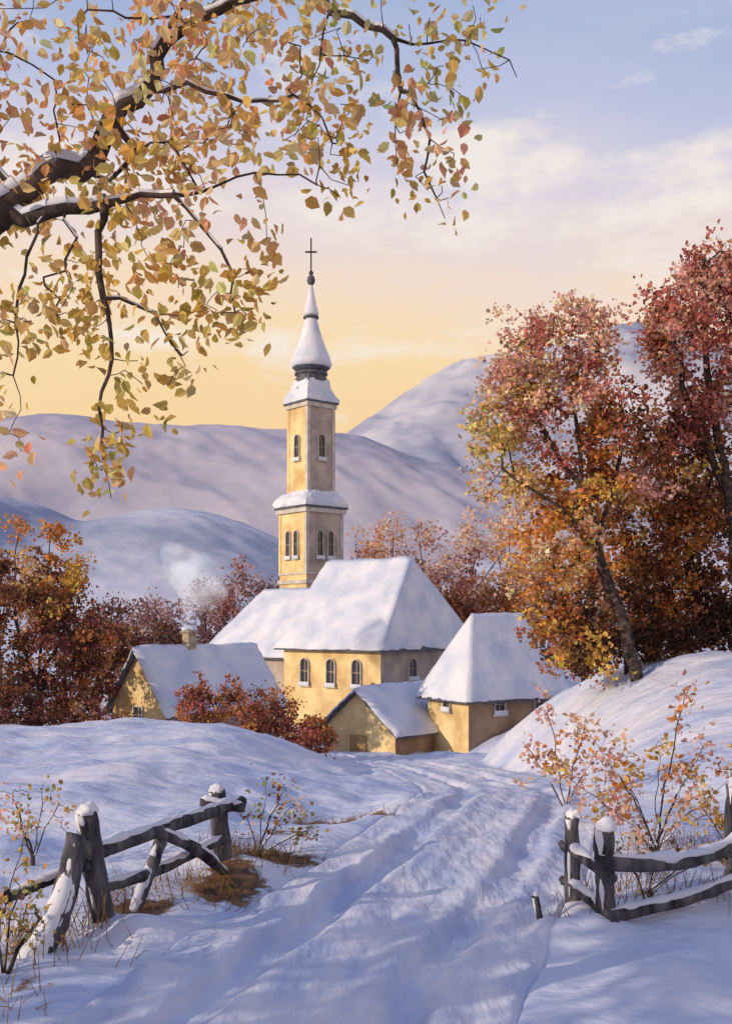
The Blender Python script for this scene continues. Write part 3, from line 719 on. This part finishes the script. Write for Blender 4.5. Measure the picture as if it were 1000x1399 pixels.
# ------------------------------------------------------------------ shrubs near the camera
def shrub(name, x, y, stems, seed, pals, leaf=.075, per=7, spread=.12, snow=True, root_r=.03, nt=5):
    r = np.random.default_rng(seed); g = gz(x, y)
    limbs = [[(x, y, g-.1), (x, y, g+.1)]]; attr = []
    for (dx, dy, h) in stems:
        top = np.array([x+dx, y+dy, g+h]); limbs.append([(x, y, g), (x+dx*.35, y+dy*.4, g+h*.45), tuple(top)])
        for k in range(nt):
            t_ = r.uniform(.4, 1.0); b_ = np.array([x+dx*t_, y+dy*t_, g+h*t_]); attr.append(b_+r.normal(size=3)*np.array([.2, .2, .15])*min(1, h))
        attr.append(top+r.normal(size=3)*.05)
    attr = np.array(attr)
    P, par, R, c = grow(limbs, attr, r, step=.12, jit=.012, root_r=root_r, tip_r=.0035, sag=0)
    kids = [wood('stems', P, par, R, c, BARK, 5)]
    if snow:
        so = snow_on('snow_on_stems', P, par, R, c, .0045, k=1.0, prob=.85)
        if so: kids.append(so)
    if per:
        LP = []; LC = []
        for a in attr:
            n = r.integers(per//2, per+3); LP.append(a+r.normal(size=(n, 3))*spread*.6); LC.append(jit_col(pals[r.integers(len(pals))], n, r, .2, .1))
        V, F, C = leaves(np.concatenate(LP), leaf, np.concatenate(LC), r, wide=.4)
        kids.append(mesh_np('foliage', V, F, LEAF_THIN, C, smooth=False))
    return group(name, (x, y, g), kids)
shrub('snowy_shrub', 3.5, 12.4, [(-1.1, 0, .95), (-.8, .3, 1.5), (-.5, -.2, 1.0), (.1, .2, 1.2), (.35, 0, 1.9), (.7, .3, 1.3), (-.2, .3, .7), (.9, 0, .9)], 51, [PEACH, PEACH, ORANGE, PINK, GOLD], per=20, root_r=.045, nt=6)
shrub('snowy_shrub', 3.3, 17.0, [(-.7, 0, 1.2), (-.3, .3, 2.0), (.3, -.2, 1.5), (.7, .2, 1.2)], 52, [PEACH, PINK, ORANGE], per=18, leaf=.09)
shrub('snowy_shrub', 4.3, 11.9, [(-.4, 0, .7), (.3, .1, 1.5), (.6, -.1, 1.0), (0, .2, 1.1)], 53, [GOLD, PEACH, RUST], per=14)
shrub('snowy_shrub', 2.9, 10.6, [(-.3, 0, .5), (.2, .1, .6), (.5, 0, .45), (.9, .1, .5)], 57, [OLIVE, BROWN, GOLD], per=3, leaf=.05)
shrub('snowy_shrub', -3.35, 9.3, [(-.3, 0, 1.0), (-.1, .2, 1.3), (.25, .1, 1.1), (-.5, 0, .7), (.15, -.3, .6)], 54, [PEACH, PEACH, OLIVE, GOLD], per=13, leaf=.06)
shrub('snowy_shrub', -3.0, 8.5, [(-.2, 0, .5), (.1, .1, .7), (.3, 0, .45)], 55, [OLIVE, BROWN, GOLD], per=8, leaf=.05)
shrub('snowy_shrub', -1.35, 12.9, [(-.15, 0, .5), (.1, .1, .95), (.4, 0, .6), (.75, .1, .35), (.3, .2, .8)], 56, [GOLD, OLIVE, BROWN, PEACH], per=8, leaf=.06)
shrub('snowy_shrub', -3.9, 12.0, [(-.15, 0, .5), (.1, .1, .95), (.3, 0, .7), (-.3, .2, .8)], 58, [PEACH, OLIVE, GOLD], per=7, leaf=.06)
def grass():
    r = np.random.default_rng(61); P0 = []; P1 = []
    for (x, y, sx, sy, n, h) in ((-1.4, 12.7, .4, .25, 160, .2), (-.4, 16.4, .5, .25, 160, .10), (-1.9, 11.4, .3, .5, 200, .14), (-3.0, 9.2, .35, .4, 200, .25), (3.1, 10.9, .8, .3, 200, .22), (-2.7, 10.6, .3, .4, 120, .2), (4.0, 12.5, .6, .4, 120, .25), (1.75, 9.75, .1, .1, 22, .15), (-3.0, 7.9, .25, .2, 60, .15)):
        px = x+r.normal(size=n)*sx; py = y+r.normal(size=n)*sy; pz = ground(px, py)
        hh = h*r.uniform(.3, 1.4, n)
        for i in range(n):
            P0.append((px[i], py[i], pz[i]-.02)); P1.append((px[i]+r.normal()*.09, py[i]+r.normal()*.09, pz[i]+hh[i]))
    n = len(P0); V, F = tube_mesh(P0, P1, np.full(n, .006), np.full(n, .0015), 3)
    mesh_np('dry_grass', V, F, noise_mat('dry_grass_mat', (.12, .05, .02), (.42, .25, .09), scale=3, bump=0))
grass()

# ------------------------------------------------------------------ overhanging tree (trunk stands outside on the left)
def overhang():
    r = np.random.default_rng(77)
    g = gz(-4.6, 5.6)
    limbs = [[(-4.6, 5.6, g-.3), (-4.5, 5.6, 1.5), (-4.2, 5.7, 3.4), (-3.6, 5.8, 4.5), (-2.9, 5.9, 5.05), (-2.3, 6.0, 5.28), (-2.12, 6.0, 5.42)],
        [(-2.12, 6, 5.42), (-1.89, 6.0, 5.61), (-1.60, 6.0, 5.72), (-1.50, 6.0, 5.95), (-1.29, 6.05, 6.15), (-1.22, 6.1, 6.38), (-1.07, 6.1, 6.7), (-.95, 6.1, 7.2)],
        [(-2.12, 6, 5.40), (-1.98, 5.95, 5.33), (-1.82, 5.9, 5.36), (-1.50, 5.9, 5.40), (-1.29, 5.9, 5.45), (-1.09, 5.85, 5.42), (-.9, 5.85, 5.2), (-.77, 5.8, 4.98), (-.74, 5.8, 4.75)],
        [(-1.76, 5.9, 5.35), (-1.66, 5.85, 5.2), (-1.70, 5.8, 5.05)],
        [(-1.5, 5.9, 5.40), (-1.53, 5.85, 5.1), (-1.48, 5.8, 4.84), (-1.44, 5.8, 4.5), (-1.5, 5.8, 4.1), (-1.44, 5.8, 3.7)],
        [(-1.29, 6.05, 6.15), (-1.05, 6.1, 6.2), (-.73, 6.1, 6.10), (-.43, 6.1, 6.12), (-.26, 6.1, 6.0), (-.2, 6.1, 5.85)],
        [(-1.15, 6.1, 6.5), (-.7, 6.15, 6.75), (-.35, 6.1, 6.72), (-.09, 6.1, 6.62), (.09, 6.1, 6.51), (.26, 6.1, 6.45), (.51, 6.05, 6.43), (.77, 6.0, 6.34), (.88, 6, 6.19)],
        [(.17, 6.1, 6.48), (.20, 6.1, 6.17), (.17, 6.1, 5.95), (.19, 6.1, 5.7)],
        [(.22, 6.1, 6.2), (.34, 6.1, 5.95), (.38, 6.1, 5.65), (.47, 6.1, 5.4)],
        [(-1.85, 5.9, 5.36), (-1.95, 5.85, 5.0), (-1.98, 5.8, 4.6), (-1.95, 5.8, 4.2)],
        [(-1.09, 5.85, 5.42), (-.75, 5.9, 5.56), (-.4, 5.9, 5.56), (-.15, 5.9, 5.45)],
        [(-1.46, 5.8, 4.84), (-1.2, 5.8, 4.75), (-1.02, 5.8, 4.45)]]
    attr = []; cols = []; cnts = []
    def scat(x0, x1, z0, z1, n, pals, y0=5.5, y1=6.6, k=12):
        for i in range(n):
            attr.append((r.uniform(x0, x1), r.uniform(y0, y1), r.uniform(z0, z1))); cols.append(pals[r.integers(len(pals))]); cnts.append(k)
    T1 = [(.80, .54, .24), (.82, .60, .31), (.76, .47, .16), (.80, .45, .24), (.72, .45, .12)]
    T2 = [(.76, .49, .16), (.66, .43, .11), (.80, .57, .25), (.58, .42, .12)]
    T3 = [(.46, .42, .14), (.66, .48, .14), (.68, .56, .26)]
    T4 = [(.80, .42, .25), (.78, .46, .18), (.8, .55, .27)]
    scat(-2.3, -.9, 5.55, 6.8, 80, T1+T4, k=13); scat(-.95, -.35, 6.05, 6.8, 24, T1)
    scat(-.4, .1, 6.35, 6.8, 9, T3); scat(-1.2, -.55, 5.35, 6.0, 12, T1, k=10)
    scat(-2.2, -1.2, 5.2, 5.6, 12, T2)
    scat(.05, .70, 6.15, 6.6, 12, T3, 5.8, 6.3, k=9); scat(.15, .60, 5.75, 6.15, 8, T4, 5.8, 6.3, k=10); scat(.25, .5, 5.45, 5.75, 4, T2, 5.9, 6.2, k=7)
    scat(-.55, -.05, 5.55, 6.1, 12, T2, 5.8, 6.3, k=10)
    scat(-2.0, -1.2, 4.75, 5.2, 12, T2, 5.6, 6.1, k=10); scat(-1.2, -.65, 4.75, 5.2, 9, T2, 5.6, 6.1)
    scat(-2.15, -1.6, 4.3, 4.85, 8, T2, 5.6, 6.0, k=9); scat(-1.55, -1.0, 4.3, 4.8, 12, T2, 5.6, 6.0, k=10)
    scat(-2.1, -1.9, 3.95, 4.3, 3, T4, 5.7, 5.9, k=5)
    scat(-1.6, -1.35, 3.85, 4.3, 5, T2, 5.7, 5.9, k=9); scat(-1.55, -1.38, 3.65, 3.95, 2, T3, 5.75, 5.85, k=5); scat(-.85, -.6, 4.65, 5.0, 5, T2, 5.7, 5.9)
    scat(-5.8, -2.6, 5.0, 7.6, 60, T1, 4.2, 7.2); scat(-2.4, .3, 6.8, 7.8, 30, T1, 5.2, 7.2)
    A = np.array(attr)
    P, par, R, c = grow(limbs, A, r, step=.09, jit=.012, root_r=.098, tip_r=.0025, sag=-.03)
    R = R*(1+1.5*sstep((-2.5-P[:, 0])/1.5)*(R > .03))
    kids = [wood('branches', P, par, R, c, BARK, 8)]
    so = snow_on('snow_on_branches', P, par, R, c, .0075, k=.92, prob=.92, lift=.95)
    if so: kids.append(so)
    LP = []; LC = []
    for a, co, k in zip(A, cols, cnts):
        n = int(k*r.uniform(.5, 1.9)); LP.append(a+r.normal(size=(n, 3))*np.array([.085, .085, .095])+np.array([0, 0, -.03])); LC.append(jit_col(co, n, r, .16, .10))
    V, F, C = leaves(np.concatenate(LP), .078, np.concatenate(LC), r, droop=.55, wide=.34)
    kids.append(mesh_np('foliage', V, F, LEAF_THIN, C, smooth=False))
    group('overhanging_tree', (-4.6, 5.6, 0), kids)
overhang()

# ---- two unseen trees added on the sunny side to throw dappled shade on the foreground
tree('added_shade_tree', [[(-13.5, 1.2, 0), (-13.4, 1.2, 3), (-13.2, 1.2, 6)], [(-13.4, 1.2, 2.6), (-12.0, 1.8, 5)], [(-13.4, 1.2, 2.6), (-14.6, 0, 5)]],
     [((-13.2, 1.0, 5.4), (2.4, 2.4, 2.2), 40, [GOLD, RUST, ORANGE])], 71, leaf=.22, per=50, clump=.45, root_r=.2)
tree('added_shade_tree', [[(-9, -3.5, 0), (-8.9, -3.5, 3), (-8.7, -3.5, 5.5)], [(-8.9, -3.5, 2.3), (-7.4, -3.0, 4.5)], [(-8.9, -3.5, 2.3), (-10.2, -4, 4.5)]],
     [((-8.8, -3.4, 4.4), (3.0, 2.6, 2.0), 50, [GOLD, RUST, ORANGE])], 72, leaf=.22, per=55, clump=.5, root_r=.2)

# ------------------------------------------------------------------ sky, sun
ELEV = math.radians(18); sv = np.array([-.90, -.44]); AZ = math.atan2(sv[0], sv[1])
w = bpy.data.worlds.new('World'); scene.world = w; w.use_nodes = True; nt = w.node_tree; nt.nodes.clear()
N = nt.nodes.new; Lk = nt.links.new
out = N('ShaderNodeOutputWorld'); bg = N('ShaderNodeBackground')
sky = N('ShaderNodeTexSky'); sky.sky_type = 'NISHITA'; sky.sun_disc = False; sky.sun_elevation = ELEV; sky.sun_rotation = AZ
tc_ = N('ShaderNodeTexCoord'); sep = N('ShaderNodeSeparateXYZ'); Lk(tc_.outputs['Generated'], sep.inputs[0])
mp = N('ShaderNodeMapping'); mp.inputs['Scale'].default_value = (1.6, 1.6, 6.5); mp.inputs['Rotation'].default_value = (0, .14, 0); Lk(tc_.outputs['Generated'], mp.inputs[0])
nz = N('ShaderNodeTexNoise'); nz.inputs['Scale'].default_value = 1.7; nz.inputs['Detail'].default_value = 5; nz.inputs['Roughness'].default_value = .55; Lk(mp.outputs[0], nz.inputs[0])
ma = N('ShaderNodeMath'); ma.operation = 'MULTIPLY_ADD'; ma.inputs[1].default_value = .18; Lk(nz.outputs['Fac'], ma.inputs[0]); Lk(sep.outputs['Z'], ma.inputs[2])
mb = N('ShaderNodeMath'); mb.operation = 'SUBTRACT'; mb.inputs[1].default_value = .09; Lk(ma.outputs[0], mb.inputs[0])
rp = N('ShaderNodeValToRGB'); cr = rp.color_ramp
stops = [(0.0, (.86, .60, .38)), (.15, (.98, .66, .34)), (.24, (.99, .74, .42)), (.31, (.95, .76, .62)), (.375, (.78, .70, .77)), (.44, (.53, .57, .77)), (.53, (.36, .46, .70)), (.75, (.20, .31, .62)), (1, (.15, .26, .58))]
cr.elements[0].position = 0; cr.elements[0].color = (*stops[0][1], 1); cr.elements[1].position = 1; cr.elements[1].color = (*stops[-1][1], 1)
for p_, c_ in stops[1:-1]:
    e = cr.elements.new(p_); e.color = (*c_, 1)
Lk(mb.outputs[0], rp.inputs[0])
mp2 = N('ShaderNodeMapping'); mp2.inputs['Scale'].default_value = (3.4, 3.4, 9.0); mp2.inputs['Location'].default_value = (3.1, .4, 1.6); mp2.inputs['Rotation'].default_value = (0, .06, 0); Lk(tc_.outputs['Generated'], mp2.inputs[0])
nz2 = N('ShaderNodeTexNoise'); nz2.inputs['Scale'].default_value = 1.9; nz2.inputs['Detail'].default_value = 6; nz2.inputs['Roughness'].default_value = .58; Lk(mp2.outputs[0], nz2.inputs[0])
# a cumulus bank sits in one layer of the sky
zs_ = N('ShaderNodeMath'); zs_.operation = 'SUBTRACT'; zs_.inputs[1].default_value = .385; Lk(sep.outputs['Z'], zs_.inputs[0])
za = N('ShaderNodeMath'); za.operation = 'ABSOLUTE'; Lk(zs_.outputs[0], za.inputs[0])
zr = N('ShaderNodeMapRange'); zr.inputs[1].default_value = 0; zr.inputs[2].default_value = .055; zr.inputs[3].default_value = .09; zr.inputs[4].default_value = -.03; Lk(za.outputs[0], zr.inputs[0])
zadd = N('ShaderNodeMath'); zadd.operation = 'ADD'; Lk(nz2.outputs['Fac'], zadd.inputs[0]); Lk(zr.outputs[0], zadd.inputs[1])
cr2 = N('ShaderNodeValToRGB'); cr2.color_ramp.elements[0].position = .52; cr2.color_ramp.elements[1].position = .66; Lk(zadd.outputs[0], cr2.inputs[0])
mk = N('ShaderNodeMath'); mk.operation = 'MULTIPLY'; mk.inputs[1].default_value = .85; Lk(cr2.outputs[0], mk.inputs[0])
mixc = N('ShaderNodeMixRGB'); mixc.inputs[2].default_value = (.97, .88, .80, 1); Lk(mk.outputs[0], mixc.inputs[0]); Lk(rp.outputs[0], mixc.inputs[1])
sc_ = N('ShaderNodeMixRGB'); sc_.blend_type = 'MULTIPLY'; sc_.inputs[0].default_value = 1; sc_.inputs[2].default_value = (.1, .1, .1, 1); Lk(sky.outputs[0], sc_.inputs[1])
fin = N('ShaderNodeMixRGB'); fin.inputs[0].default_value = .94; Lk(sc_.outputs[0], fin.inputs[1]); Lk(mixc.outputs[0], fin.inputs[2])
Lk(fin.outputs[0], bg.inputs[0]); bg.inputs[1].default_value = 1.0; Lk(bg.outputs[0], out.inputs[0])

sd = bpy.data.lights.new('sun', 'SUN'); sd.energy = 3.3; sd.angle = math.radians(.5); sd.color = (1, .83, .62)
so = bpy.data.objects.new('sun', sd); scene.collection.objects.link(so)
d = Vector((sv[0]*math.cos(ELEV), sv[1]*math.cos(ELEV), math.sin(ELEV)))
so.rotation_euler = d.to_track_quat('Z', 'Y').to_euler(); so.location = (-30, -20, 30)

cam = bpy.data.cameras.new('camera'); co = bpy.data.objects.new('camera', cam); scene.collection.objects.link(co)
co.location = (0, 0, 3.0); co.rotation_euler = (math.radians(90), 0, 0)
cam.sensor_fit = 'VERTICAL'; cam.sensor_height = 24; cam.lens = 24*1400/1399; cam.shift_y = 150/1399
cam.clip_start = .1; cam.clip_end = 6000
scene.camera = co
scene.view_settings.view_transform = 'Standard'; scene.view_settings.look = 'None'; scene.view_settings.exposure = 0
